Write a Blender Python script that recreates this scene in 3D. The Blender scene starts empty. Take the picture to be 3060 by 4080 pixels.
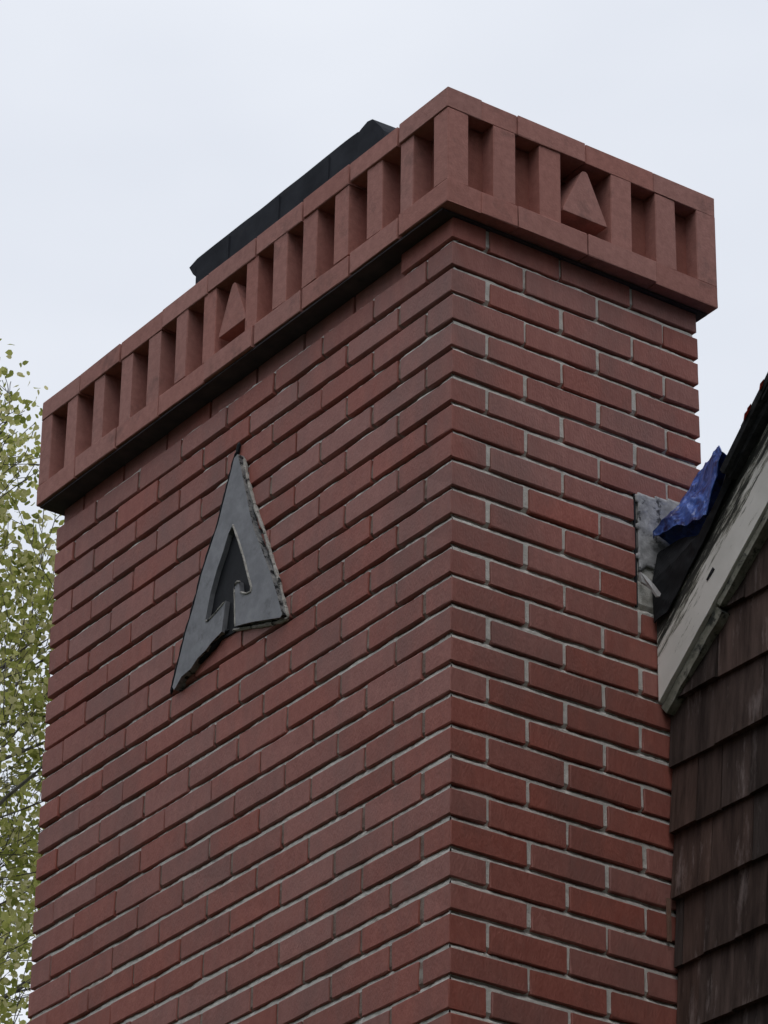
import bpy, bmesh, math, random
from mathutils import Vector, Matrix, noise
R = random.Random(11)
S = bpy.context.scene
COL = S.collection

# ------------------------------------------------------------------ camera
CAM = Vector((5.58432, -4.08187, -4.39551))
cd = Vector((-0.72116476, 0.5051053, 0.47412027))
cr = Vector((0.57880779, 0.81537958, 0.0117338))
cu = cr.cross(cd).normalized()
cam_data = bpy.data.cameras.new('camera')
cam = bpy.data.objects.new('camera', cam_data)
COL.objects.link(cam)
m = Matrix.Identity(4)
for i in range(3):
    m[i][0] = cr[i]; m[i][1] = cu[i]; m[i][2] = -cd[i]; m[i][3] = CAM[i]
cam.matrix_world = m
cam_data.sensor_fit = 'VERTICAL'
cam_data.sensor_height = 36.0
cam_data.lens = 133.43
cam_data.clip_start = 0.1
cam_data.clip_end = 3000
S.camera = cam

# ------------------------------------------------------------------ world: bright overcast
SUN_EL, SUN_AZ = math.radians(62), math.radians(150)
w = bpy.data.worlds.new('World'); S.world = w; w.use_nodes = True
nt = w.node_tree; nt.nodes.clear()
out = nt.nodes.new('ShaderNodeOutputWorld')
bg = nt.nodes.new('ShaderNodeBackground'); bg.inputs[1].default_value = 0.1
sky = nt.nodes.new('ShaderNodeTexSky'); sky.sky_type = 'NISHITA'; sky.sun_disc = False
sky.sun_elevation = SUN_EL; sky.sun_rotation = SUN_AZ
tc = nt.nodes.new('ShaderNodeTexCoord')
mp = nt.nodes.new('ShaderNodeMapping'); mp.inputs['Scale'].default_value = (1.0, 1.0, 2.2)
nz = nt.nodes.new('ShaderNodeTexNoise'); nz.inputs['Scale'].default_value = 2.1; nz.inputs['Detail'].default_value = 5
nz.inputs['Roughness'].default_value = .5
rp = nt.nodes.new('ShaderNodeValToRGB')
rp.color_ramp.elements[0].position = .38; rp.color_ramp.elements[0].color = (8.0, 8.4, 9.2, 1)
rp.color_ramp.elements[1].position = .58; rp.color_ramp.elements[1].color = (9.4, 9.7, 10.3, 1)
mx = nt.nodes.new('ShaderNodeMixRGB'); mx.inputs[0].default_value = .94
L = nt.links
L.new(tc.outputs['Generated'], mp.inputs[0]); L.new(mp.outputs[0], nz.inputs['Vector'])
L.new(nz.outputs[0], rp.inputs[0]); L.new(sky.outputs[0], mx.inputs[1]); L.new(rp.outputs[0], mx.inputs[2])
L.new(mx.outputs[0], bg.inputs[0]); L.new(bg.outputs[0], out.inputs[0])

sd = bpy.data.lights.new('sun', 'SUN'); sd.energy = .75; sd.angle = math.radians(40); sd.color = (1, .96, .9)
sun = bpy.data.objects.new('sun', sd); COL.objects.link(sun)
sdir = Vector((math.cos(SUN_EL) * .85, -math.cos(SUN_EL) * .53, math.sin(SUN_EL)))
sun.rotation_euler = sdir.to_track_quat('Z', 'Y').to_euler()

S.view_settings.view_transform = 'Standard'; S.view_settings.look = 'None'
S.view_settings.exposure = 0; S.view_settings.gamma = 1; S.view_settings.use_curve_mapping = False
S.render.engine = 'CYCLES'
S.cycles.max_bounces = 6; S.cycles.transparent_max_bounces = 8

# ------------------------------------------------------------------ materials
def mat(name, c1, c2, scale=20, rough=.85, rnd=0.0, rnd_hue=0.0, bump=0.0, bscale=150, stretch=(1, 1, 1),
        detail=6, spec=.3, c3=None, p3=(.6, .7), s3=4, metal=0.0, ramp=(.35, .68), st3=(1, 1, 1)):
    mt = bpy.data.materials.new(name); mt.use_nodes = True
    n = mt.node_tree.nodes; l = mt.node_tree.links
    b = n['Principled BSDF']
    b.inputs['Roughness'].default_value = rough
    b.inputs['Specular IOR Level'].default_value = spec
    b.inputs['Metallic'].default_value = metal
    t = n.new('ShaderNodeTexCoord'); oi = n.new('ShaderNodeObjectInfo')
    # world-space coordinate so copies never repeat a pattern
    g = n.new('ShaderNodeNewGeometry')
    mpn = n.new('ShaderNodeMapping'); mpn.inputs['Scale'].default_value = stretch
    l.new(g.outputs['Position'], mpn.inputs[0])
    a = n.new('ShaderNodeTexNoise'); a.inputs['Scale'].default_value = scale; a.inputs['Detail'].default_value = detail
    a.inputs['Roughness'].default_value = .65
    l.new(mpn.outputs[0], a.inputs['Vector'])
    r = n.new('ShaderNodeValToRGB')
    r.color_ramp.elements[0].position = ramp[0]; r.color_ramp.elements[0].color = (*c1, 1)
    r.color_ramp.elements[1].position = ramp[1]; r.color_ramp.elements[1].color = (*c2, 1)
    l.new(a.outputs[0], r.inputs[0]); cout = r.outputs[0]
    if c3:
        a3 = n.new('ShaderNodeTexNoise'); a3.inputs['Scale'].default_value = s3; a3.inputs['Detail'].default_value = 8
        a3.inputs['Roughness'].default_value = .7
        mp3 = n.new('ShaderNodeMapping'); mp3.inputs['Scale'].default_value = st3
        l.new(g.outputs['Position'], mp3.inputs[0]); l.new(mp3.outputs[0], a3.inputs['Vector'])
        r3 = n.new('ShaderNodeValToRGB')
        r3.color_ramp.elements[0].position = p3[0]; r3.color_ramp.elements[0].color = (0, 0, 0, 1)
        r3.color_ramp.elements[1].position = p3[1]; r3.color_ramp.elements[1].color = (1, 1, 1, 1)
        l.new(a3.outputs[0], r3.inputs[0])
        x = n.new('ShaderNodeMixRGB'); l.new(r3.outputs[0], x.inputs[0]); l.new(cout, x.inputs[1])
        x.inputs[2].default_value = (*c3, 1); cout = x.outputs[0]
    if rnd or rnd_hue:
        hs = n.new('ShaderNodeHueSaturation')
        mr = n.new('ShaderNodeMapRange'); mr.inputs['To Min'].default_value = 1 - rnd; mr.inputs['To Max'].default_value = 1 + rnd
        l.new(oi.outputs['Random'], mr.inputs[0]); l.new(mr.outputs[0], hs.inputs['Value'])
        ma = n.new('ShaderNodeMath'); ma.operation = 'MULTIPLY'; ma.inputs[1].default_value = 7.31
        fr = n.new('ShaderNodeMath'); fr.operation = 'FRACT'
        l.new(oi.outputs['Random'], ma.inputs[0]); l.new(ma.outputs[0], fr.inputs[0])
        mr2 = n.new('ShaderNodeMapRange'); mr2.inputs['To Min'].default_value = 1 - rnd_hue * 8; mr2.inputs['To Max'].default_value = 1 + rnd_hue * 4
        l.new(fr.outputs[0], mr2.inputs[0]); l.new(mr2.outputs[0], hs.inputs['Saturation'])
        l.new(cout, hs.inputs['Color']); cout = hs.outputs[0]
    l.new(cout, b.inputs['Base Color'])
    if bump:
        nb = n.new('ShaderNodeTexNoise'); nb.inputs['Scale'].default_value = bscale; nb.inputs['Detail'].default_value = 4
        l.new(mpn.outputs[0], nb.inputs['Vector'])
        bp = n.new('ShaderNodeBump'); bp.inputs['Strength'].default_value = bump; bp.inputs['Distance'].default_value = .002
        l.new(nb.outputs[0], bp.inputs['Height']); l.new(bp.outputs[0], b.inputs['Normal'])
    return mt

M_BRICK = mat('brick_clay', (.310, .092, .069), (.385, .130, .100), scale=46, rough=.62, rnd=.08, rnd_hue=.016, spec=.55,
              bump=.6, bscale=210, stretch=(1, 1, .5), c3=(.24, .100, .083), p3=(.46, .70), s3=4.2, st3=(1, 1, .55))
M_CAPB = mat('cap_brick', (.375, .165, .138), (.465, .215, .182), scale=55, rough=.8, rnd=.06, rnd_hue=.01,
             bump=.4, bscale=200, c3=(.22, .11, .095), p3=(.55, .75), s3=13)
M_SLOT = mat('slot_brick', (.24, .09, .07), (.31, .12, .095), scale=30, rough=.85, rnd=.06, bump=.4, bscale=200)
M_HEAD = mat('clay_smeared_mortar', (.19, .125, .105), (.33, .26, .225), scale=30, rough=.9, bump=.8, bscale=250, c3=(.46, .43, .39), p3=(.60, .68), s3=5)
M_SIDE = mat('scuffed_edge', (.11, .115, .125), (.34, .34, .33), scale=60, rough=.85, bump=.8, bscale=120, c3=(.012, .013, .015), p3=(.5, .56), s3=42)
M_MORTAR = mat('mortar', (.56, .545, .51), (.74, .72, .675), scale=45, rough=.95, bump=.8, bscale=250,
               c3=(.34, .32, .28), p3=(.56, .70), s3=9)
M_PATCH = mat('mortar_patch', (.27, .268, .275), (.52, .515, .53), scale=38, rough=.9, bump=1, bscale=90,
              c3=(.06, .06, .065), p3=(.55, .62), s3=30)
M_METAL = mat('dull_sheet_metal', (.20, .205, .225), (.30, .305, .33), scale=24, rough=.6, spec=.4, bump=.15, bscale=60,
              c3=(.10, .10, .105), p3=(.57, .75), s3=16)
M_BEAD = mat('pale_mortar_bead', (.30, .285, .26), (.55, .53, .49), scale=60, rough=.95, bump=1, bscale=150,
             c3=(.03, .03, .03), p3=(.56, .62), s3=45)
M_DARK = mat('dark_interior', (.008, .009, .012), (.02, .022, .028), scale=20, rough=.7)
M_COVER = mat('dark_flue_metal', (.016, .018, .024), (.036, .040, .05), scale=9, rough=.85, spec=.12, c3=(.055, .048, .045), p3=(.62, .8), s3=14)
M_MEMB = mat('black_membrane', (.006, .007, .009), (.014, .016, .02), scale=12, rough=.75, bump=.6, bscale=30)
M_ROOFS = mat('roof_shingle', (.012, .013, .015), (.035, .036, .038), scale=60, rough=.95, rnd=.3, bump=.6, bscale=200)
M_DECK = mat('roof_deck', (.03, .025, .02), (.06, .05, .04), scale=20, rough=.9)
M_SHAKE = mat('weathered_wall_shingle', (.028, .017, .014), (.095, .062, .052), scale=24, rough=.85, rnd=.45, rnd_hue=.04,
              bump=.9, bscale=70, stretch=(1.6, 1.6, .12), c3=(.22, .175, .165), p3=(.56, .72), s3=9, st3=(2.5, 2.5, .5))
M_RAW = mat('raw_cedar', (.16, .09, .065), (.26, .15, .11), scale=40, rough=.8)
M_MOULD = mat('mossy_moulding', (.16, .165, .13), (.36, .36, .31), scale=30, rough=.9, bump=.5, bscale=90, c3=(.04, .045, .04), p3=(.5, .6), s3=28)
M_RED = mat('red_fleck', (.35, .03, .02), (.5, .06, .04), scale=40)
M_GRASS = mat('ground_grass', (.03, .04, .018), (.06, .07, .03), scale=3, rough=1)
M_BARK = mat('bark', (.06, .055, .05), (.16, .15, .135), scale=12, rough=.95, bump=1, bscale=60, stretch=(1, 1, .3))
M_NEST = M_DARK

# tarp
M_TARP = mat('blue_tarp', (.03, .085, .36), (.11, .22, .66), scale=26, rough=.38, spec=.6, bump=.6, bscale=60,
             c3=(.012, .02, .13), p3=(.5, .6), s3=18)
# painted board: cream paint with weathered bare wood band near its top edge
def board_mat():
    mt = bpy.data.materials.new('peeling_cream_paint'); mt.use_nodes = True
    n = mt.node_tree.nodes; l = mt.node_tree.links; b = n['Principled BSDF']; b.inputs['Roughness'].default_value = .75
    g = n.new('ShaderNodeTexCoord')
    sx = n.new('ShaderNodeSeparateXYZ'); l.new(g.outputs['Object'], sx.inputs[0])
    mpn = n.new('ShaderNodeMapping'); mpn.inputs['Scale'].default_value = (.16, 1, 1.3); l.new(g.outputs['Object'], mpn.inputs[0])
    a = n.new('ShaderNodeTexNoise'); a.inputs['Scale'].default_value = 62; a.inputs['Detail'].default_value = 9; a.inputs['Roughness'].default_value = .72
    l.new(mpn.outputs[0], a.inputs['Vector'])
    # height across the board (object z, 0 = lower edge, .15 = top) lifts the wear threshold
    mr = n.new('ShaderNodeMapRange'); mr.inputs['From Min'].default_value = .04; mr.inputs['From Max'].default_value = .135
    mr.inputs['To Min'].default_value = -.12; mr.inputs['To Max'].default_value = .16
    l.new(sx.outputs['Z'], mr.inputs[0])
    ad = n.new('ShaderNodeMath'); ad.operation = 'ADD'; l.new(a.outputs[0], ad.inputs[0]); l.new(mr.outputs[0], ad.inputs[1])
    r = n.new('ShaderNodeValToRGB')
    e = r.color_ramp.elements
    e[0].position = .47; e[0].color = (.84, .83, .79, 1)
    e[1].position = .585; e[1].color = (.05, .052, .045, 1)
    e2 = e.new(.525); e2.color = (.40, .40, .34, 1)
    e3 = e.new(.72); e3.color = (.016, .018, .018, 1)
    l.new(ad.outputs[0], r.inputs[0])
    a2 = n.new('ShaderNodeTexNoise'); a2.inputs['Scale'].default_value = 9; a2.inputs['Detail'].default_value = 5
    l.new(g.outputs['Object'], a2.inputs['Vector'])
    x = n.new('ShaderNodeMixRGB'); x.blend_type = 'MULTIPLY'; x.inputs[0].default_value = .5
    r2 = n.new('ShaderNodeValToRGB'); r2.color_ramp.elements[0].position = .3; r2.color_ramp.elements[0].color = (.68, .70, .68, 1)
    r2.color_ramp.elements[1].position = .6
    l.new(a2.outputs[0], r2.inputs[0]); l.new(r.outputs[0], x.inputs[1]); l.new(r2.outputs[0], x.inputs[2])
    l.new(x.outputs[0], b.inputs['Base Color'])
    bp = n.new('ShaderNodeBump'); bp.inputs['Strength'].default_value = .6; bp.inputs['Distance'].default_value = .002; bp.invert = True
    l.new(r.outputs[0], bp.inputs['Height']); l.new(bp.outputs[0], b.inputs['Normal'])
    return mt
M_BOARD = board_mat()
def leaf_mat():
    mt = bpy.data.materials.new('birch_leaf'); mt.use_nodes = True
    n = mt.node_tree.nodes; l = mt.node_tree.links; n.clear()
    o = n.new('ShaderNodeOutputMaterial'); g = n.new('ShaderNodeNewGeometry')
    a = n.new('ShaderNodeTexNoise'); a.inputs['Scale'].default_value = 1.7; a.inputs['Detail'].default_value = 2
    l.new(g.outputs['Position'], a.inputs['Vector'])
    wn = n.new('ShaderNodeTexWhiteNoise'); wn.noise_dimensions = '1D'; l.new(g.outputs['Random Per Island'], wn.inputs['W'])
    mxn = n.new('ShaderNodeMixRGB'); mxn.inputs[0].default_value = .6; l.new(a.outputs[0], mxn.inputs[1]); l.new(wn.outputs['Value'], mxn.inputs[2])
    r = n.new('ShaderNodeValToRGB'); e = r.color_ramp.elements
    e[0].position = .2; e[0].color = (.19, .22, .05, 1); e[1].position = .85; e[1].color = (.66, .61, .36, 1)
    e2 = e.new(.5); e2.color = (.42, .43, .13, 1)
    l.new(mxn.outputs[0], r.inputs[0])
    d = n.new('ShaderNodeBsdfDiffuse'); t = n.new('ShaderNodeBsdfTranslucent'); ms = n.new('ShaderNodeMixShader'); ms.inputs[0].default_value = .6
    l.new(r.outputs[0], d.inputs[0]); l.new(r.outputs[0], t.inputs[0]); l.new(d.outputs[0], ms.inputs[1]); l.new(t.outputs[0], ms.inputs[2])
    l.new(ms.outputs[0], o.inputs[0])
    return mt
M_LEAF = leaf_mat()

# ------------------------------------------------------------------ helpers
def link_mesh(name, verts, faces, m, parent=None, smooth=False):
    me = bpy.data.meshes.new(name); me.from_pydata([tuple(v) for v in verts], [], faces); me.update()
    me.materials.append(m)
    if smooth:
        for p in me.polygons: p.use_smooth = True
    o = bpy.data.objects.new(name, me); COL.objects.link(o)
    if parent: o.parent = parent
    return o
def inst(name, me, parent, loc, scale=(1, 1, 1), rot=(0, 0, 0)):
    o = bpy.data.objects.new(name, me); COL.objects.link(o); o.parent = parent
    o.location = loc; o.scale = scale; o.rotation_euler = rot
    return o
def empty(name, loc=(0, 0, 0)):
    o = bpy.data.objects.new(name, None); o.empty_display_size = .2; COL.objects.link(o); o.location = loc
    return o
def tag(o, **k):
    for a, b in k.items(): o[a] = b
    return o
BOXF = [(0, 3, 2, 1), (4, 5, 6, 7), (0, 1, 5, 4), (1, 2, 6, 5), (2, 3, 7, 6), (3, 0, 4, 7)]
def box_verts(x0, x1, y0, y1, z0, z1):
    return [(x0, y0, z0), (x1, y0, z0), (x1, y1, z0), (x0, y1, z0), (x0, y0, z1), (x1, y0, z1), (x1, y1, z1), (x0, y1, z1)]
def chamfer_mesh(name, sx, sy, sz, c, m, jit=0.0, seed=0):
    """box of full size sx,sy,sz about the origin, chamfered edges, 44 triangles"""
    bm = bmesh.new(); bmesh.ops.create_cube(bm, size=1)
    for v in bm.verts: v.co = Vector((v.co.x * sx, v.co.y * sy, v.co.z * sz))
    bmesh.ops.bevel(bm, geom=list(bm.edges), offset=c, segments=1, affect='EDGES', clamp_overlap=True)
    rr = random.Random(seed)
    for v in bm.verts:
        v.co += Vector((rr.uniform(-jit, jit) * (.5 if sx < sy else 1), rr.uniform(-jit, jit) * (.5 if sy < sx else 1), rr.uniform(-jit, jit)))
    bmesh.ops.recalc_face_normals(bm, faces=bm.faces)
    me = bpy.data.meshes.new(name); bm.to_mesh(me); bm.free(); me.materials.append(m)
    return me
def prism_xz(name, poly, y0, y1, m, parent=None, bevel=0):
    """polygon in the XZ plane extruded from y0 (front) to y1"""
    bm = bmesh.new()
    f = bm.faces.new([bm.verts.new((x, y0, z)) for x, z in poly])
    ex = bmesh.ops.extrude_face_region(bm, geom=[f])
    for v in [g for g in ex['geom'] if isinstance(g, bmesh.types.BMVert)]: v.co.y = y1
    bmesh.ops.recalc_face_normals(bm, faces=bm.faces)
    me = bpy.data.meshes.new(name); bm.to_mesh(me); bm.free(); me.materials.append(m)
    o = bpy.data.objects.new(name, me); COL.objects.link(o)
    if parent: o.parent = parent
    return o
def fract(a, s=0): return noise.noise(Vector(a) + Vector((s * 7.7, s * 3.1, s)))

# ------------------------------------------------------------------ ground
GZ = -6.0
g = link_mesh('ground', [(-1500, -1500, GZ), (1500, -1500, GZ), (1500, 1500, GZ), (-1500, 1500, GZ)], [(0, 1, 2, 3)], M_GRASS)
tag(g, kind='structure')

# ------------------------------------------------------------------ chimney
H = .0677; WL = 1.646; WR = .681
chim = empty('brick_chimney', (0, 0, 0))
tag(chim, label='tall red brick chimney with a slotted, triangle-decorated brick cap and pale mortar joints', category='chimney')

def project(p):
    q = Vector(p) - CAM; z = q.dot(cd)
    return 1530 + 15122 * q.dot(cr) / z, 2040 - 15122 * q.dot(cu) / z

# brick meshes: four slightly different ones for each size
VAR = {}
def brick_mesh(sx, sy, sz, m, key):
    k = (key, round(sx, 2), round(sy, 2), round(sz, 2))
    if k not in VAR:
        VAR[k] = [chamfer_mesh('brick', sx, sy, sz, .0014, m, .0012, i + 17) for i in range(6)]
    return R.choice(VAR[k])
def place_brick(x0, x1, y0, y1, z0, z1, m=None, name='brick', parent=None, key='b', wob=1.0):
    sx, sy, sz = x1 - x0, y1 - y0, z1 - z0
    me = brick_mesh(sx, sy, sz, m or M_BRICK, key)
    k = (round(sx, 2), round(sy, 2), round(sz, 2))
    return inst(name, me, parent or chim, ((x0 + x1) / 2, (y0 + y1) / 2, (z0 + z1) / 2),
                (sx / k[0], sy / k[1], sz / k[2]),
                (R.uniform(-.003, .003) * wob, R.uniform(-.005, .005) * wob, R.uniform(-.002, .002) * wob))

def leftmap(t, row):
    """distance from the corner along the front: courses wander a little, as laid"""
    s = 1 + .05 * min(max((row - 8) / 14, 0), 1)
    return t * (s + (WL / 1.69 - s) * (t / 1.69))

SB = []   # boxes of the bricks nobody sees in the photograph: joined
count = 0
NROWS = int((0 - GZ) / H) + 1
for row in range(-1, NROWS):
    zt = -row * H - .0061; zb = -(row + 1) * H + .0061
    if row == -1: zb = .0061; zt = .0560
    if zb < GZ: break
    dz = R.uniform(-.0012, .0012); zt += dz; zb += dz * .6
    odd = row % 2 == 1 or row == -1
    D = .09
    boxes = []
    # front face (facing -Y)
    t = 0.0; edges = []
    if odd: spans = [(0, .19)] + [(.2 * i, .2 * i + .19) for i in range(1, 8)] + [(1.6, 1.69)]
    else: spans = [(.1 + .2 * i, .29 + .2 * i) for i in range(0, 7)] + [(1.5, 1.69)]
    jo = {}
    for a, b in spans:
        a2 = leftmap(a, row) + (0 if a == 0 else jo.get(round(a, 2), 0)); j = R.uniform(-.0035, .0035) if b < 1.68 else 0
        jo[round(b + .01, 2)] = j
        b2 = leftmap(b, row) + j
        boxes.append(('f', -b2 - .0008, -a2 + (.0008 if a > 0 else 0), R.uniform(-.0008, .0004), D))
    # side face (facing +X)
    if odd: sp = [(.1, .29), (.3, .49), (.5, .68)]
    else: sp = [(0, .19), (.2, .39), (.4, .58), (.59, .68)]
    for a, b in sp:
        j1 = R.uniform(-.003, .003) if a > 0 else 0
        boxes.append(('s', a + j1, min(b + R.uniform(-.002, .002), WR), -D, R.uniform(-.0004, .0010)))
    # far side (-X) and back
    for k in range(3):
        SB.append((-WL, -WL + D, .1 + .2 * k, .27 + .2 * k, zb, zt))
    for k in range(8):
        SB.append((-WL + .1 + .2 * k - (.0 if odd else .1), -WL + .29 + .2 * k - (.0 if odd else .1), WR - D, WR, zb, zt)) if k < 7 else None
    for bx in boxes:
        if bx[0] == 'f':
            x0, x1, y0, y1 = bx[1], bx[2], bx[3], bx[4]
            if row == -1 and x1 < -.05: y0 += .018      # course under the cap set back only to deepen the shade there
        else: y0, y1, x0, x1 = bx[1], bx[2], bx[3], bx[4]
        zc = (zb + zt) / 2
        # is it in the picture?
        vis = False
        if bx[0] == 'f' or y0 < .02:
            pts = [(x0, y0, zc), (x1, y0, zc), ((x0 + x1) / 2, y0, zt)]
        else: pts = []
        if bx[0] == 's' or x1 > -.02: pts += [(x1, y0, zc), (x1, y1, zc), (x1, (y0 + y1) / 2, zt)]
        for p in pts:
            px, py = project(p)
            if -10 < px < 3070 and py < 4090: vis = True
        if bx[0] == 's':
            if zc < -.47 and y0 > .56: vis = False
        # bricks cut back where the flashing goes in
        if bx[0] == 's' and -.72 < zt < -.455 and y1 > .485:
            if y0 > .485: continue
            y1 = .488
        if vis:
            e1, e2 = R.uniform(-.0011, .0011), R.uniform(-.0011, .0011)
            place_brick(x0, x1, y0, y1, zb + e1, zt + e2); count += 1
        else: SB.append((x0, x1, y0, y1, zb, zt))
print('visible bricks', count)
vs, fs = [], []
for b in SB:
    n0 = len(vs); vs += box_verts(*b); fs += [tuple(i + n0 for i in f) for f in BOXF]
o = link_mesh('brickwork', vs, fs, M_BRICK, chim); tag(o, kind='stuff')

# mortar body: recessed, uneven faces between the bricks
def mortar_sheet(name, origin, du, nu, nrm, rows, depth):
    """rows: (z, kind) from the bottom up; the joints are struck: shallow at the bottom, deeper at the top"""
    vs = []; fs = []
    for z, kd in rows:
        for i in range(nu + 1):
            p = origin + du * (i / nu); p = Vector((p.x, p.y, z))
            vs.append(p - nrm * depth(p, kd))
    for j in range(len(rows) - 1):
        for i in range(nu):
            a = j * (nu + 1) + i
            fs.append((a, a + 1, a + nu + 2, a + nu + 1))
    o = link_mesh(name, vs, fs, M_MORTAR, chim)
    o.data.materials.append(M_HEAD)
    if nrm.y < -.5:
        for j in range(len(rows) - 1):
            if rows[j][1] == 5 or rows[j + 1][1] == 5:
                for i in range(nu): o.data.polygons[j * nu + i].material_index = 1
    return o
ROWS = []
for r_ in range(34, -1, -1):
    zc = -r_ * H
    ROWS += [(zc - .0066, 0), (zc - .0035, 1), (zc - .0005, 2), (zc + .003, 3), (zc + .0068, 4), (zc + .016, 5), (zc + .030, 5), (zc + .045, 5)]
ROWS.append((.060, 5))
KL = (.0062, .0066, .0078, .0110, .0150, .0036); KR = (.0040, .0042, .0052, .0090, .0130, .0046)
def dl(p, kd):
    a = .6 if kd == 5 else 1
    q = (p.x * 16, p.z * 16, 0)
    if p.z > .0045: return .024
    return max(.0028, KL[kd] * (1 + .5 * fract(q)) * (1 if p.z > -.45 else 1 - .50 * min((-.45 - p.z) / .9, 1)) + a * .0022 * fract((p.x * 75, p.z * 75, 3)))
def dr(p, kd):
    a = .6 if kd == 5 else 1
    return max(.0040 if kd < 5 else .0046, KR[kd] * (1 + .5 * fract((p.y * 16, p.z * 16, 5))) + a * .0018 * fract((p.y * 75, p.z * 75, 9)))
mortar_sheet('mortar_face', Vector((-WL + .010, 0, 0)), Vector((WL - .017, 0, 0)), 300, Vector((0, -1, 0)), ROWS, dl)
mortar_sheet('mortar_face', Vector((0, .006, 0)), Vector((0, WR - .017, 0)), 130, Vector((1, 0, 0)), ROWS, dr)
link_mesh('mortar_core', box_verts(-WL + .014, -.020, .026, WR - .014, GZ, .06), BOXF, M_MORTAR, chim)
link_mesh('mortar_core', box_verts(-WL + .012, -.0155, .0132, WR - .012, GZ, -2.35), BOXF, M_MORTAR, chim)

# ---- the cap
O = .040
ZB, ZR, ZP, ZT = .0618, .119, .305, .356
def rail(z0, z1, up):
    lj = [-.04, .148, .338, .527, .722, .926, 1.128, 1.315, 1.508, WL + O]
    rj = [-.04, .146, .338, .534, WR + .030]
    for i in range(len(lj) - 1):
        g0, g1 = (.0 if i == 0 else .0018), .0018
        dy = R.uniform(-.0018, .0018); dz = R.uniform(-.0015, .0015)
        place_brick(-lj[i + 1] + g1, -lj[i] - g0, -O + dy, .05, z0 + dz * .5, z1 + dz, M_CAPB, 'rail_brick', key='r', wob=1.3)
    for i in range(len(rj) - 1):
        a = rj[i] + .0012
        if i == 0: a = .052
        if i == 0:
            # the end of the corner brick shows on this side; the side brick butts against it
            place_brick(-.05, O + R.uniform(-.0012, .0012), .0512, rj[1] - .0012, z0, z1 - .0005, M_CAPB, 'rail_brick', key='r')
            continue
        dx = R.uniform(-.0018, .0018); dz = R.uniform(-.002, .002)
        place_brick(-.05, O + dx, a, rj[i + 1] - .0012, z0 + dz * .4, z1 + dz, M_CAPB, 'rail_brick', key='r', wob=1.3)
    # far sides
    place_brick(-WL - O, -WL + .05, .0515, WR + .03, z0, z1, M_CAPB, 'rail_brick', key='r', wob=0)
    place_brick(-WL + .0515, -.0515, WR - .06, WR + .03, z0 + .0003, z1 - .0003, M_CAPB, 'rail_brick', key='r', wob=0)
M_SOFFIT_SHADE = mat('soffit_shade', (.05, .042, .05), (.09, .07, .075), scale=20, rough=.8)
link_mesh('soffit_shade_slab', box_verts(-WL - .033, .008, -.034, WR + .024, .0565, .0613), BOXF, M_SOFFIT_SHADE, chim)  # added dark slab: puts the shade under the cap into colour
rail(ZB, ZR, False); rail(ZP + .0005, ZT, True)
slotsL = [(.017, .098), (.143, .216), (.271, .345), (.399, .471), (.526, .592), (.645, .714), (.760, .893), (.943, 1.014),
          (1.061, 1.134), (1.187, 1.263), (1.312, 1.390), (1.436, 1.518), (1.565, 1.640)]
slotsR = [(.014, .084), (.140, .211), (.266, .412), (.466, .540), (.594, .659)]
postsL = [(-.04, slotsL[0][0])] + [(slotsL[i][1], slotsL[i + 1][0]) for i in range(12)] + [(slotsL[12][1], WL + O)]
postsR = [(-.04, slotsR[0][0])] + [(slotsR[i][1], slotsR[i + 1][0]) for i in range(4)] + [(slotsR[4][1], WR + .03)]
for i, (a, b) in enumerate(postsL):
    if i == 0: continue
    place_brick(-b + .0006, -a - .0006, -O + R.uniform(.0005, .003), .03, ZR + .0018, ZP - .0012, M_CAPB, 'upright_brick', key='p')
place_brick(-.017, O - .001, -O + .001, .0135, ZR + .0018, ZP - .0012, M_CAPB, 'upright_brick', key='p', wob=0)   # corner
for i, (a, b) in enumerate(postsR):
    if i == 0: continue
    place_brick(-.03, O - R.uniform(.0005, .003), a + .0006, b - .0006, ZR + .0018, ZP - .0012, M_CAPB, 'upright_brick', key='p')
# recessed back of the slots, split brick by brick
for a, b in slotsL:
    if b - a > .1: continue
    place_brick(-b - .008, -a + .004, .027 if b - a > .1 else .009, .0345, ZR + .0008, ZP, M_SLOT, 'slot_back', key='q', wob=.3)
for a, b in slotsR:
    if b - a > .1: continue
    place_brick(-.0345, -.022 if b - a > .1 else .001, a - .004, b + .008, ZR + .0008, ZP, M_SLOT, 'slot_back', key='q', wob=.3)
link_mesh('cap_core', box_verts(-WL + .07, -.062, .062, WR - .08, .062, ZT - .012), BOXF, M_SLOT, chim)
# triangles: brick wedges set in the two wide slots
def tri(name, axis, c, hw, z0, z1, face, back):
    pts = [(-hw, z0), (hw, z0), (hw * .98, z0 + .006), (hw * .14, z1 - .004), (hw * .06, z1), (-hw * .08, z1 - .001), (-hw * .16, z1 - .007), (-hw * .99, z0 + .008)]
    n = len(pts); vs = []
    for f in (back, face):
        for a, z in pts:
            vs.append((c + a, f, z) if axis == 'x' else (f, c + a, z))
    fs = [tuple(range(n)), tuple(range(2 * n - 1, n - 1, -1))] + [(i, n + i, n + (i + 1) % n, (i + 1) % n) for i in range(n)]
    o = link_mesh(name, vs, fs, M_CAPB, chim)
    bm = bmesh.new(); bm.from_mesh(o.data); bmesh.ops.recalc_face_normals(bm, faces=bm.faces)
    bmesh.ops.bevel(bm, geom=list(bm.edges), offset=.0009, segments=1, affect='EDGES', clamp_overlap=True); bm.to_mesh(o.data); bm.free()
    return o
tri('triangle_brick', 'x', -.8265, .058, .165, .288, -.030, .0625)
tri('triangle_brick', 'y', .342, .062, .165, .290, .030, -.0625)
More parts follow.
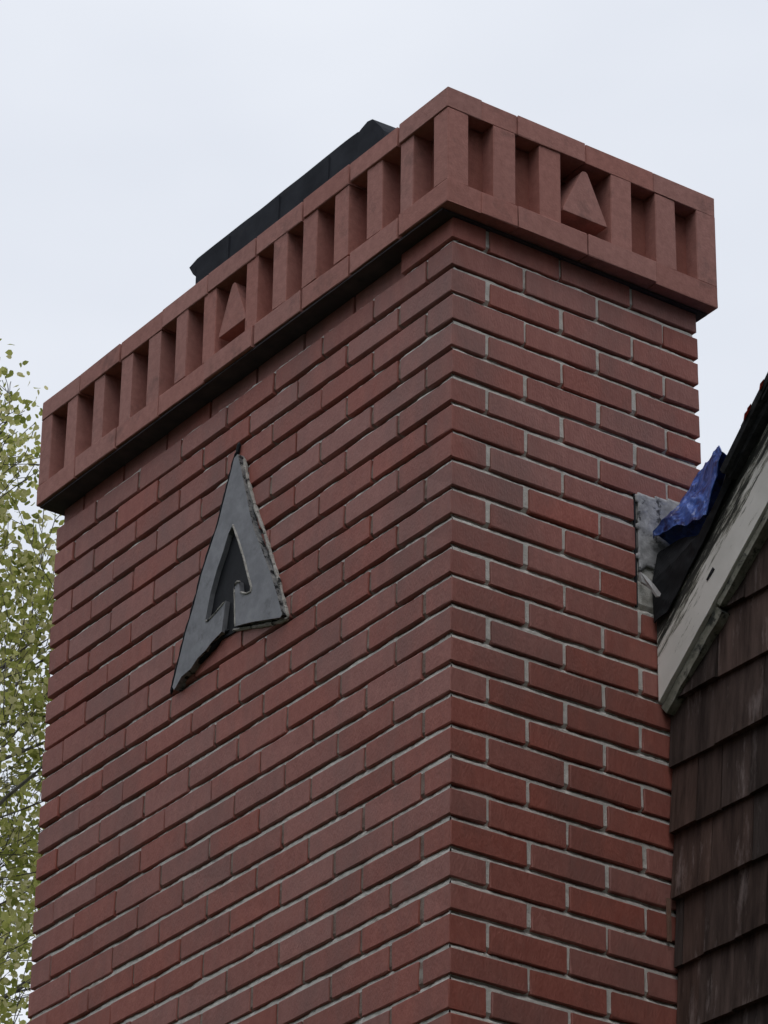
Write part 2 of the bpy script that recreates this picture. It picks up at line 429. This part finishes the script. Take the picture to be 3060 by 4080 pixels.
# top wash
vs = [(-WL - .01, -.012, ZT - .0005), (.012, -.012, ZT - .0005), (.012, WR + .01, ZT - .0005), (-WL - .01, WR + .01, ZT - .0005),
      (-1.2, .2, ZT + .03), (-.4, .2, ZT + .03), (-.4, .5, ZT + .03), (-1.2, .5, ZT + .03)]
link_mesh('mortar_wash', vs, [(4, 5, 6, 7), (0, 1, 5, 4), (1, 2, 6, 5), (2, 3, 7, 6), (3, 0, 4, 7)], M_MORTAR, chim)

# ---- flue cover: a bent dark sheet-metal hood on a flue
fl = empty('flue_cover', (-.85, .35, ZT)); tag(fl, label='dark sheet-metal hood with a bent corner on top of the brick chimney', category='chimney cover')
fl_parent_inv = Matrix.Translation(-fl.location)
def adopt(o, p):
    o.parent = p; o.matrix_parent_inverse = Matrix.Translation(-p.location)
    return o
adopt(link_mesh('flue', box_verts(-1.05, -.62, .24, .50, ZT - .01, ZT + .16), BOXF, M_BRICK), fl)
for x in (-1.06, -.62):
    for y in (.22, .50):
        adopt(link_mesh('leg', box_verts(x, x + .02, y, y + .012, ZT + .02, ZT + .235), BOXF, M_COVER), fl)
# the flange facing the camera, wavy along its upper edge
top = [(-1.276, .612), (-1.262, .600), (-1.268, .618)]
prof = []
N = 26
for i in range(N + 1):
    t = i / N; x = -1.262 + t * (1.262 - .542)
    z = .615 + .001 * math.sin(t * 9) + .0025 * fract((t * 6, 0, 2))
    prof.append((x, z))
prof += [(-.540, .612), (-.526, .617), (-.503, .6235), (-.484, .6195), (-.466, .599), (-.450, .581), (-.437, .562), (-.425, .50)]
low = [(x, .47) for x, z in reversed(prof)]
low[-1] = (-1.20, .47)
def flange():
    vs = []; fs = []
    n = len(prof)
    for i, (x, z) in enumerate(prof):
        xl = x if i > 0 else -1.21
        if i == 0: rowp = [(-1.272, .121, .607), (-1.250, .1205, .578), (-1.212, .119, .540), (-1.185, .118, .47)]
        else: rowp = [(x, .121 + .002 * fract((x * 5, 1, 1)), z), (x, .1205, z - .02), (x, .119, z - .06), (x, .118, .47 if z > .5 else z - .08)]
        vs += rowp
    # top sheet going back
    for i, (x, z) in enumerate(prof):
        vs.append((x, .60, z + .015))
    for i in range(n - 1):
        for k in range(3):
            a = i * 4 + k; fs.append((a, a + 4, a + 5, a + 1))
        fs.append((i * 4, 4 * n + i, 4 * n + i + 1, (i + 1) * 4))
    return vs, fs
v_, f_ = flange()
hood = link_mesh('hood', v_, f_, M_COVER); adopt(hood, fl)
so = hood.modifiers.new('thick', 'SOLIDIFY'); so.thickness = .003
for sx_ in (-1.09, -.87, -.66):
    adopt(link_mesh('seam', box_verts(sx_, sx_ + .006, .1135, .1195, .475, .606), BOXF, M_COVER), fl)

# ------------------------------------------------------------------ the metal letter A
A_FACE = [(-0.804, -0.177), (-0.789, -0.221), (-0.77, -0.277), (-0.746, -0.352), (-0.725, -0.408), (-0.698, -0.458), (-0.67, -0.513), (-0.648, -0.557), (-0.626, -0.606), (-0.602, -0.668), (-0.609, -0.673), (-0.683, -0.65), (-0.734, -0.635), (-0.789, -0.622), (-0.799, -0.516), (-0.781, -0.513), (-0.775, -0.543), (-0.748, -0.558), (-0.73, -0.56), (-0.728, -0.552), (-0.743, -0.514), (-0.763, -0.462), (-0.792, -0.399), (-0.815, -0.354), (-0.833, -0.372), (-0.852, -0.409), (-0.876, -0.446), (-0.899, -0.494), (-0.916, -0.555), (-0.905, -0.562), (-0.87, -0.553), (-0.834, -0.54), (-0.846, -0.613), (-0.886, -0.623), (-0.911, -0.634), (-0.942, -0.64), (-0.972, -0.657), (-1.008, -0.661), (-1.038, -0.683), (-1.046, -0.673), (-1.026, -0.623), (-0.999, -0.555), (-0.967, -0.495), (-0.94, -0.429), (-0.902, -0.365), (-0.878, -0.327), (-0.86, -0.283), (-0.837, -0.228), (-0.819, -0.181)]
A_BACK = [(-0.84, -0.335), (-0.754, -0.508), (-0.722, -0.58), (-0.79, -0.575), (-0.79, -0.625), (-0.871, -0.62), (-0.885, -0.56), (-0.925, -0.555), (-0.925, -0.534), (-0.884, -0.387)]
letter = empty('metal_letter', (-.82, 0, -.45))
tag(letter, label='grey sheet-metal letter A fixed to the broad brick face of the chimney', category='letter')
lfc = adopt(prism_xz('letter_face', A_FACE, -.017, .004, M_METAL), letter)
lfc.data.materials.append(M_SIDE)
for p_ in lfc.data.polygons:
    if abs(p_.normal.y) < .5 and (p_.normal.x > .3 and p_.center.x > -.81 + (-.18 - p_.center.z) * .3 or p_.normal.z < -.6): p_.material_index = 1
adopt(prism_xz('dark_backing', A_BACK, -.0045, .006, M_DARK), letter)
def bead(name, pts, r, m, parent, jag=.5, y=-.006, closed=False):
    """irregular bead laid along a path on the wall"""
    path = []
    for (a, b) in zip(pts[:-1], pts[1:]):
        A, B = Vector((a[0], y, a[1])), Vector((b[0], y, b[1])); n = max(2, int((B - A).length / .006))
        for i in range(n): path.append(A.lerp(B, i / n))
    path.append(Vector((pts[-1][0], y, pts[-1][1])))
    vs = []; fs = []; K = 7
    for i, p in enumerate(path):
        t = (path[min(i + 1, len(path) - 1)] - path[max(i - 1, 0)]).normalized(); nrm = t.cross(Vector((0, -1, 0)))
        rr = r * (1 + jag * fract((p.x * 60, p.z * 60, 1))) * (1 if 0 < i < len(path) - 1 else .3)
        for k in range(K):
            a = 2 * math.pi * k / K
            vs.append(p + nrm * rr * math.cos(a) + Vector((0, -1, 0)) * rr * math.sin(a) * 1.2)
    for i in range(len(path) - 1):
        for k in range(K):
            a = i * K + k; b = i * K + (k + 1) % K
            fs.append((a, b, b + K, a + K))
    return adopt(link_mesh(name, vs, fs, m), parent)
wall_r = [(-.799, -.185), (-.7875, -.2325), (-.7465, -.3335), (-.7045, -.4175), (-.6625, -.5135), (-.6305, -.5885), (-.6000, -.6720)]
bead('mortar_bead', wall_r, .0040, M_BEAD, letter, .6, y=-.002)
bead('mortar_bead', [(-.6000, -.674), (-.6265, -.6715), (-.7055, -.6505), (-.77, -.630), (-.8225, -.6155)], .0042, M_BEAD, letter, .6, y=-.002)
bead('shadow_gap', [(-.8325, -.610), (-.8525, -.6095), (-.8975, -.6285), (-.9375, -.6375), (-.9835, -.6475), (-1.02, -.66), (-1.0545, -.6735)], .006, M_DARK, letter, .6, y=-.004)  # dark bead stands in for the shaded gap below the plate
bead('shadow_gap', [(x - .0225, z + .0125) for x, z in [(-.806, -.165), (-.819, -.185), (-.837, -.228), (-.86, -.283), (-.878, -.327), (-.902, -.365), (-.94, -.429), (-.967, -.495), (-.999, -.555), (-1.026, -.623), (-1.046, -.673), (-1.05, -.69)]], .0034, M_DARK, letter, .5, y=-.003)  # black line drawn as the shadow gap left of the plate
bead('shadow_gap', [(-.820, -.134), (-.823, -.147), (-.828, -.165)], .0042, M_DARK, letter, .4, y=-.003)  # shade of the recess above the apex, drawn as a dark bead
bead('folded_lip', [(-.775, -.543), (-.748, -.558), (-.730, -.560), (-.728, -.550), (-.743, -.514), (-.763, -.462), (-.792, -.399), (-.815, -.354)], .0028, M_BEAD, letter, .3, y=-.017)
bead('folded_lip', [(-.799, -.518), (-.787, -.512), (-.775, -.516)], .0028, M_BEAD, letter, .3, y=-.017)
bead('folded_lip', [(-.791, -.622), (-.795, -.570), (-.799, -.518)], .0018, M_BEAD, letter, .3, y=-.017)
bead('folded_lip', [(-.916, -.558), (-.905, -.562), (-.87, -.553), (-.836, -.541)], .0022, M_BEAD, letter, .3, y=-.017)

# ------------------------------------------------------------------ house
SL = .863; BANG = math.atan(SL)
def board_low(x): return -.955 + SL * x          # lower edge of the rake board, in its front plane
house = empty('shingled_house', (2.5, .6, GZ))
tag(house, label='dark weathered wood-shingled gable end of a house with a peeling cream bargeboard', category='house')
def H_(o): return adopt(o, house)
XR, XE = 3.4, 8.2                                # ridge and far eave
def roof_z(x): return -.735 + SL * x if x < XR else -.735 + SL * XR - SL * (x - XR)
XW0 = -1.45
wall = [(XW0, GZ), (8.0, GZ), (8.0, roof_z(8.0) - .05), (XR, roof_z(XR) - .05), (XW0, roof_z(XW0) - .05)]
H_(prism_xz('wall_sheathing', wall, .578, 8.0, M_DECK))
# roof deck as two slabs
def slab(name, x0, x1, y0, y1, t0, t1, m):
    vs = []
    for y in (y0, y1):
        for x, o_ in ((x0, t0), (x1, t0), (x1, t1), (x0, t1)): vs.append((x, y, roof_z(x) + o_))
    fs = [(0, 1, 2, 3), (7, 6, 5, 4), (0, 4, 5, 1), (1, 5, 6, 2), (2, 6, 7, 3), (3, 7, 4, 0)]
    return H_(link_mesh(name, vs, fs, m))
slab('roof_deck', .02, XR, .548, 8.2, -.045, -.005, M_DECK)
slab('roof_deck', -1.9, .02, .70, 8.2, -.045, -.005, M_DECK)
slab('roof_deck', XR, XE, .548, 8.2, -.045, -.005, M_DECK)
slab('roof_covering', .45, XR, .62, 8.2, -.004, .02, M_ROOFS)
slab('roof_covering', -1.9, .02, .72, 8.2, -.004, .02, M_ROOFS)
slab('roof_covering', XR, XE, .62, 8.2, -.004, .02, M_ROOFS)
# roof shingles along the rake, laid one over another
tab = [chamfer_mesh('roof_shingle', .30, .24, .010, .0015, M_ROOFS, .0025, 40 + i) for i in range(4)]
for layer in range(2):
    for k in range(26):
        x = .335 + k * .13 + layer * .06 + R.uniform(-.008, .008)
        if x > XR - .1: break
        y0 = .498 + R.uniform(-.005, .007) + layer * .004
        o = inst('roof_shingle', tab[k % 4], house, (0, 0, 0), (1, 1, 1))
        o.matrix_parent_inverse = Matrix.Translation(-house.location)
        o.location = (x + .05, y0 + .12, roof_z(x + .05) - .018 + layer * .011 + R.uniform(-.002, .003))
        o.rotation_euler = (R.uniform(-.02, .02), -BANG - .05 + R.uniform(-.02, .02), R.uniform(-.02, .02))
for k in range(2):
    x = .345 + k * .14
    o = inst('roof_felt', tab[k % 4], house, (0, 0, 0), (1.1, .7, 1.0)); o.matrix_parent_inverse = Matrix.Translation(-house.location)
    o.location = (x + .05, .512 + .09, roof_z(x + .05) - .030); o.rotation_euler = (R.uniform(-.05, .05), -BANG + R.uniform(-.02, .02), 0)
for x, z in ((.415, -.388), (.372, -.427), (.362, -.436)):
    o = link_mesh('red_fleck', [(x - .006, .496, z - .012), (x + .004, .494, z - .004), (x + .010, .497, z + .011), (x - .001, .4955, z + .004), (x, .505, z)],
                  [(0, 1, 4), (1, 2, 4), (2, 3, 4), (3, 0, 4)], M_RED); H_(o)
# bargeboard (object space: x along the rake, z across the board)
def board(name, m, L0, L1, w0, w1, y0, y1, org, jag=0, parent=house, n=60):
    vs = []; fs = []
    for i in range(n + 1):
        t = L0 + (L1 - L0) * i / n
        a = w0 + jag * fract((t * 25, 0, 4)); b = w1 + jag * fract((t * 25, 3, 8))
        for (y, wv) in ((y0, a), (y0, b), (y1, b), (y1, a)): vs.append((t, y, wv))
    for i in range(n):
        q = i * 4
        for k in range(4): fs.append((q + k, q + 4 + k, q + 4 + (k + 1) % 4, q + (k + 1) % 4))
    fs.append((0, 1, 2, 3)); fs.append((4 * n + 3, 4 * n + 2, 4 * n + 1, 4 * n))
    o = link_mesh(name, vs, fs, m)
    bm = bmesh.new(); bm.from_mesh(o.data); bmesh.ops.recalc_face_normals(bm, faces=bm.faces); bm.to_mesh(o.data); bm.free()
    o.location = org; o.rotation_euler = (0, -BANG, 0)
    o.parent = parent; o.matrix_parent_inverse = Matrix.Translation(-parent.location)
    return o
LEN = XR / math.cos(BANG)
bo = board('bargeboard', M_BOARD, 0, LEN, 0, .150, .540, .562, (0, 0, board_low(0)), jag=.0012, n=240)
# plumb cut at the chimney: shear the near end so that it stands vertical against the bricks
for v in bo.data.vertices:
    if v.co.x < .001: v.co.x = v.co.z * math.tan(BANG) * 1.0 + .004
    elif v.co.x < v.co.z * math.tan(BANG) + .006: v.co.x = v.co.z * math.tan(BANG) + .006
bo['label'] = 'peeling cream bargeboard with bare dark wood along its upper edge'
board('moulding', M_MOULD, -.004, .245, -.030, -.004, .549, .574, (0, 0, board_low(0)), jag=.003)
board('moulding', M_MOULD, .252, LEN, -.019, -.002, .546, .572, (0, 0, board_low(0)), jag=.002, n=120)
board('knot_hole', M_DARK, .275, .305, .052, .058, .5385, .541, (0, 0, board_low(0)), jag=.004, n=8)

# wall shingles: rows as in the photograph, each shingle its own piece
rnd = random.Random(5)
rows = [-.508 - .1480 * k for k in range(0, 13)]
fixed = {-1.100: [.157, .311], -1.248: [.09, .167, .259], -1.396: [.13, .259], -1.544: [.03, .10, .2], -1.692: [.076, .185]}
shv, shf = [], []
def shake_verts(x0, x1, zb, zt, th):
    yb = .578
    j = [rnd.uniform(-.0025, .0025) for _ in range(4)]
    return [(x0, yb - th - .003, zb + j[0]), (x1, yb - th - .003, zb + j[1]), (x1, yb, zb + j[1]), (x0, yb, zb + j[0]),
            (x0, yb - .005, zt), (x1, yb - .005, zt), (x1, yb, zt), (x0, yb, zt)]
nsh = 0
zr = -.508
k = 0
while zr > GZ + .1:
    key = [f for f in fixed if abs(f - zr) < .03]
    js = [0.004] + (fixed[key[0]] if key else [])
    while js[-1] < 7.9: js.append(js[-1] + rnd.uniform(.07, .17))
    for a, b in zip(js[:-1], js[1:]):
        zt = zr + .162
        if a < XR and zt > -.80 + SL * a - .02:
            zt = min(zt, -.80 + SL * a - .02)
            if zt < zr + .03: continue
        if a >= XR and zt > roof_z(b) - .1: continue
        th = rnd.uniform(.013, .021)
        v = shake_verts(a + .0012, b - .0012, zr, zt, th)
        px, py = project((a, .56, zr + .07)); 
        if px < 3100 and py < 4150:
            o = link_mesh('wall_shingle', v, BOXF, M_SHAKE); H_(o); nsh += 1
        else:
            n0 = len(shv); shv += v; shf += [tuple(i + n0 for i in f) for f in BOXF]
    zr -= .1480; k += 1
o = H_(link_mesh('wall_shingles', shv, shf, M_SHAKE)); tag(o, kind='stuff')
print('wall shingles', nsh)
H_(link_mesh('splinter', box_verts(.002, .007, .547, .556, -1.49, -1.395), BOXF, M_RAW))

# ------------------------------------------------------------------ flashing and mess at the roof junction
FLASH = [(0.491, -0.457), (0.542, -0.457), (0.586, -0.448), (0.616, -0.45), (0.65, -0.464), (0.66, -.60), (0.60, -0.66), (0.526, -0.64), (0.515, -0.645), (0.509, -0.652), (0.504, -0.659), (0.492, -0.659)]
def sheet_yz(name, poly, x, m, parent, rough=.004, cell=.006, seed=0, thick=.006):
    ys = [p[0] for p in poly]; zs = [p[1] for p in poly]
    def inside(y, z):
        c = False; j = len(poly) - 1
        for i in range(len(poly)):
            yi, zi = poly[i]; yj, zj = poly[j]
            if (zi > z) != (zj > z) and y < (yj - yi) * (z - zi) / (zj - zi) + yi: c = not c
            j = i
        return c
    ny = int((max(ys) - min(ys)) / cell) + 1; nz_ = int((max(zs) - min(zs)) / cell) + 1
    idx = {}; vs = []; fs = []
    for a in range(ny + 1):
        for b in range(nz_ + 1):
            y = min(ys) + a * cell; z = min(zs) + b * cell
            wob = .004 * fract((y * 40, z * 40, seed))
            if inside(y + wob, z + wob):
                idx[a, b] = len(vs); vs.append((x + rough * fract((y * 45, z * 45, seed)) + rough * .5 * fract((y * 130, z * 130, seed)), y, z))
    for (a, b) in idx:
        if (a + 1, b) in idx and (a, b + 1) in idx and (a + 1, b + 1) in idx:
            fs.append((idx[a, b], idx[a + 1, b], idx[a + 1, b + 1], idx[a, b + 1]))
    o = link_mesh(name, vs, fs, m, smooth=True)
    so = o.modifiers.new('thick', 'SOLIDIFY'); so.thickness = thick
    if parent: o.parent = parent
    return o
sheet_yz('flashing_patch', FLASH, .0025, M_PATCH, chim, rough=.0022)
link_mesh('dark_gap', box_verts(-.006, -.001, .488, .493, -.74, -.455), BOXF, M_DARK, chim)
# white scrap of flashing sticking out
STRIP = [(0.492, -0.661), (0.507, -0.665), (0.521, -0.673), (0.534, -0.683), (0.548, -0.696), (0.545, -0.703), (0.538, -0.705), (0.526, -0.692), (0.511, -0.687), (0.496, -0.683)]
vs = []; n = len(STRIP)
for xo in (.004, .010):
    for y, z in STRIP:
        q = Vector((xo, y, z)); yl = .500 + (y - .492) * .28
        if y > yl: q = CAM + (q - CAM) * ((yl - CAM.y) / (y - CAM.y))      # curls out, away from the bricks
        vs.append(q)
fs = [tuple(range(n)), tuple(range(2 * n - 1, n - 1, -1))] + [(i, (i + 1) % n, n + (i + 1) % n, n + i) for i in range(n)]
scrap = link_mesh('flashing_scrap', vs, fs, mat('pale_scrap', (.42, .42, .42), (.55, .55, .56), scale=30), chim)

def curve_at(pts, t):
    L_ = [0]
    for a, b in zip(pts[:-1], pts[1:]): L_.append(L_[-1] + (Vector(b) - Vector(a)).length)
    s = t * L_[-1]
    for i in range(len(pts) - 1):
        if s <= L_[i + 1] or i == len(pts) - 2:
            k_ = (s - L_[i]) / max(L_[i + 1] - L_[i], 1e-9); return Vector(pts[i]).lerp(Vector(pts[i + 1]), k_)
def loft(name, curves, nu, nv, m, wr=.004, seed=0, thick=.003):
    vs = []; fs = []; nc = len(curves) - 1
    for j in range(nv + 1):
        tv = j / nv * nc; c = min(int(tv), nc - 1); f = tv - c
        for i in range(nu + 1):
            p = curve_at(curves[c], i / nu).lerp(curve_at(curves[c + 1], i / nu), f)
            fo = 1 - 2.2 * abs(fract((p.x * 17 + p.z * 14, p.z * 9 - p.x * 6, p.y * 15), seed))
            w = wr * (.75 * fo + .22 * (1 - 2.5 * abs(fract((p.x * 48, p.z * 52, p.y * 50), seed + 1))) + .08 * fract((p.x * 120, p.z * 120, p.y * 120), seed + 2))
            edge = 0 if i in (0, nu) else 1
            vs.append(p + Vector((.55, -.75, .2)) * w * edge)
    for j in range(nv):
        for i in range(nu):
            a = j * (nu + 1) + i; fs.append((a, a + 1, a + nu + 2, a + nu + 1))
    o = link_mesh(name, vs, fs, m, smooth=False)
    so = o.modifiers.new('thick', 'SOLIDIFY'); so.thickness = thick
    return o
# black underlay, folded up against the bricks and hanging over the raw roof edge
lo = [(.006, .530, -.77), (.05, .532, -.76), (.12, .534, -.69), (.19, .532, -.63), (.26, .528, -.56), (.33, .522, -.495)]
mi = [(.004, .528, -.675), (.03, .530, -.665), (.08, .532, -.65), (.16, .530, -.625), (.24, .522, -.565), (.31, .512, -.495)]
hi = [(.004, .545, -.60), (.02, .556, -.588), (.07, .556, -.588), (.15, .552, -.610), (.225, .538, -.560), (.285, .525, -.47)]
bk = [(.004, .66, -.59), (.02, .68, -.58), (.07, .68, -.57), (.15, .66, -.56), (.225, .64, -.50), (.285, .62, -.42)]
mem = H_(loft('roofing_felt', [lo, mi, hi, bk], 50, 36, M_MEMB, wr=.0045, seed=3))
# the tarp
TL = [(.012, .528, -.57), (.048, .53, -.570), (.091, .53, -.575), (.136, .53, -.588), (.166, .53, -.592), (.189, .53, -.592), (.194, .53, -.578), (.21, .53, -.543), (.224, .53, -.516), (.243, .53, -.458)]
def shift(p, y):   # slide a point back along its line
    v = (Vector(p) - CAM); t = (y - CAM.y) / v.y; return tuple(CAM + v * t)
TH0 = [(-.041, .58, -.524), (-.02, .58, -.514), (.008, .58, -.497), (.036, .58, -.489), (.058, .58, -.478), (.078, .58, -.462), (.093, .58, -.449), (.119, .58, -.436), (.143, .58, -.425), (.182, .58, -.414)]
yy = [.545, .56, .575, .59, .605, .62, .63, .63, .61, .575]
TH = [(max(q[0], .006), q[1], q[2]) for q in (shift(p, y) for p, y in zip(TH0, yy))]
TM = [tuple(Vector(a).lerp(Vector(b), .5) + Vector((.012, -.016, .004))) for a, b in zip(TL, TH)]
TB = [(p[0] + .02, p[1] + .25, p[2] - .10 + .02 * i / 9) for i, p in enumerate(TH)]
tarp = loft('tarp', [TL, TM, TH, TB], 70, 54, M_TARP, wr=.013, seed=8, thick=.002)
tag(tarp, label='crumpled blue tarp stuffed between the brick chimney and the roof edge', category='tarp')

# ------------------------------------------------------------------ tree behind, left
TX, TY = -13.36, 5.0
tree = empty('birch_tree', (TX, TY, GZ))
tag(tree, label='loose yellow-green leafy tree behind the left side of the brick chimney', category='tree')
tr = random.Random(5)
def tube(vs, fs, p0, p1, r0, r1, K=6):
    d_ = (p1 - p0).normalized(); a = d_.orthogonal().normalized(); b = d_.cross(a); n0 = len(vs)
    for p, r in ((p0, r0), (p1, r1)):
        for k in range(K):
            t = 2 * math.pi * k / K; vs.append(p + (a * math.cos(t) + b * math.sin(t)) * r)
    for k in range(K): fs.append((n0 + k, n0 + (k + 1) % K, n0 + K + (k + 1) % K, n0 + K + k))
base = Vector((TX, TY, GZ)); CC = Vector((TX, TY, 2.5)); RX, RZ = 2.15, 5.7
tv, tf = [], []; spine = []
p = base.copy(); r = .17
for i in range(26):
    q = p + Vector((tr.uniform(-.06, .06), tr.uniform(-.06, .06), .53)); r2 = max(.012, .17 * (1 - (i + 1) / 26.5))
    tube(tv, tf, p, q, r, r2, 8); spine.append((p.copy(), r)); p = q; r = r2
adopt(link_mesh('trunk', tv, tf, M_BARK, smooth=True), tree)
tips = []
def inside(q, k=1.0):
    e = q - CC; return (e.x / RX) ** 2 + (e.y / RX) ** 2 + (e.z / RZ) ** 2 < k
def grow(vs, fs, p, d_, r, L_, lvl):
    n = max(3, int(L_ / .22)); 
    for i in range(n):
        d_ = (d_ + Vector((tr.uniform(-.16, .16), tr.uniform(-.16, .16), tr.uniform(-.08, .16)))).normalized()
        q = p + d_ * (L_ / n); r2 = r * (1 - .75 / n)
        if not inside(q, 1.05): return
        tube(vs, fs, p, q, r, max(r2, .003), 5 if lvl < 2 else 3)
        if lvl < 3 and (i > 0 or lvl > 0):
            for _ in range(1 if lvl == 0 else (2 if lvl == 1 else 1)):
                sd_ = (d_ + Vector((tr.uniform(-1, 1), tr.uniform(-1, 1), tr.uniform(-.5, .8))) * .9).normalized()
                grow(vs, fs, q, sd_, max(r2 * .5, .003), L_ * .45, lvl + 1)
        if lvl >= 2: tips.append(q.copy())
        p = q; r = r2
for i, (p, r) in enumerate(spine):
    if i < 4: continue
    for _ in range(3):
        az = tr.uniform(0, 2 * math.pi); vs, fs = [], []
        grow(vs, fs, p.copy(), Vector((math.cos(az), math.sin(az), tr.uniform(.35, .9))).normalized(), max(r * .45, .01), 1.9, 0)
        if vs: adopt(link_mesh('limb', vs, fs, M_BARK), tree)
print('tips', len(tips))
lv, lf = [], []
def leaf(c):
    s = tr.uniform(.015, .028); n_ = Vector((tr.gauss(0, 1), tr.gauss(0, 1), tr.gauss(0, 1))).normalized()
    a = n_.orthogonal().normalized(); a = Matrix.Rotation(tr.uniform(0, 6.28), 3, n_) @ a; b = n_.cross(a)
    n0 = len(lv)
    lv.extend([c - a * s, c - a * s * .5 + b * s * .8, c + a * s * .4 + b * s * .75 - n_ * s * .2, c + a * s * 1.3, c + a * s * .4 - b * s * .75 - n_ * s * .2, c - a * s * .5 - b * s * .8])
    lf.append((n0, n0 + 1, n0 + 2, n0 + 3)); lf.append((n0, n0 + 3, n0 + 4, n0 + 5))
NL = 150000
for i in range(NL):
    t = tips[int(tr.random() * len(tips))]
    dens = fract((t.x * 1.7, t.y * 1.7, t.z * 1.7), 2) + .5 * fract((t.x * 5, t.y * 5, t.z * 5), 3)
    if dens < -.03 and tr.random() < .86: continue
    c = t + Vector((tr.gauss(0, .10), tr.gauss(0, .10), tr.gauss(0, .10)))
    leaf(c)
cr_ = adopt(link_mesh('crown', lv, lf, M_LEAF), tree); tag(cr_, kind='stuff')

# ------------------------------------------------------------------ unseen trees behind the camera, added to shade the lower wall
wr_ = random.Random(21)
bv, bf, kv, kf = [], [], [], []
for i in range(46):
    az = math.radians(-172 + 185 * i / 45 + wr_.uniform(-1.5, 1.5)); rad = wr_.uniform(11.5, 15)
    c = Vector((math.cos(az) * rad, math.sin(az) * rad, GZ)); ht = wr_.uniform(10.5, 13.5) * (.88 if i < 17 else 1)
    tube(kv, kf, c, c + Vector((0, 0, ht * .8)), .16, .05, 6)
    for _ in range(900):
        hz = wr_.random(); rr_ = 1.9 * (1 - hz * .75) * math.sqrt(wr_.random()); a_ = wr_.uniform(0, 6.283)
        q = c + Vector((math.cos(a_) * rr_, math.sin(a_) * rr_, .6 + hz * ht)); s_ = wr_.uniform(.10, .22)
        n_ = Vector((wr_.gauss(0, 1), wr_.gauss(0, 1), wr_.gauss(0, 1))).normalized(); a = n_.orthogonal().normalized(); b = n_.cross(a)
        n0 = len(bv); bv.extend([q - a * s_, q + b * s_ * .6, q + a * s_, q - b * s_ * .6]); bf.append((n0, n0 + 1, n0 + 2, n0 + 3))
M_WOOD = mat('dark_foliage', (.02, .035, .012), (.05, .07, .02), scale=3, rough=.9)
wd = link_mesh('added_shade_trees', bv, bf, M_WOOD); tag(wd, kind='stuff', label='unseen belt of dense trees added to shade the chimney', category='added_shade_trees')
tk = link_mesh('shade_tree_trunks', kv, kf, M_BARK, wd); tag(tk, kind='stuff')
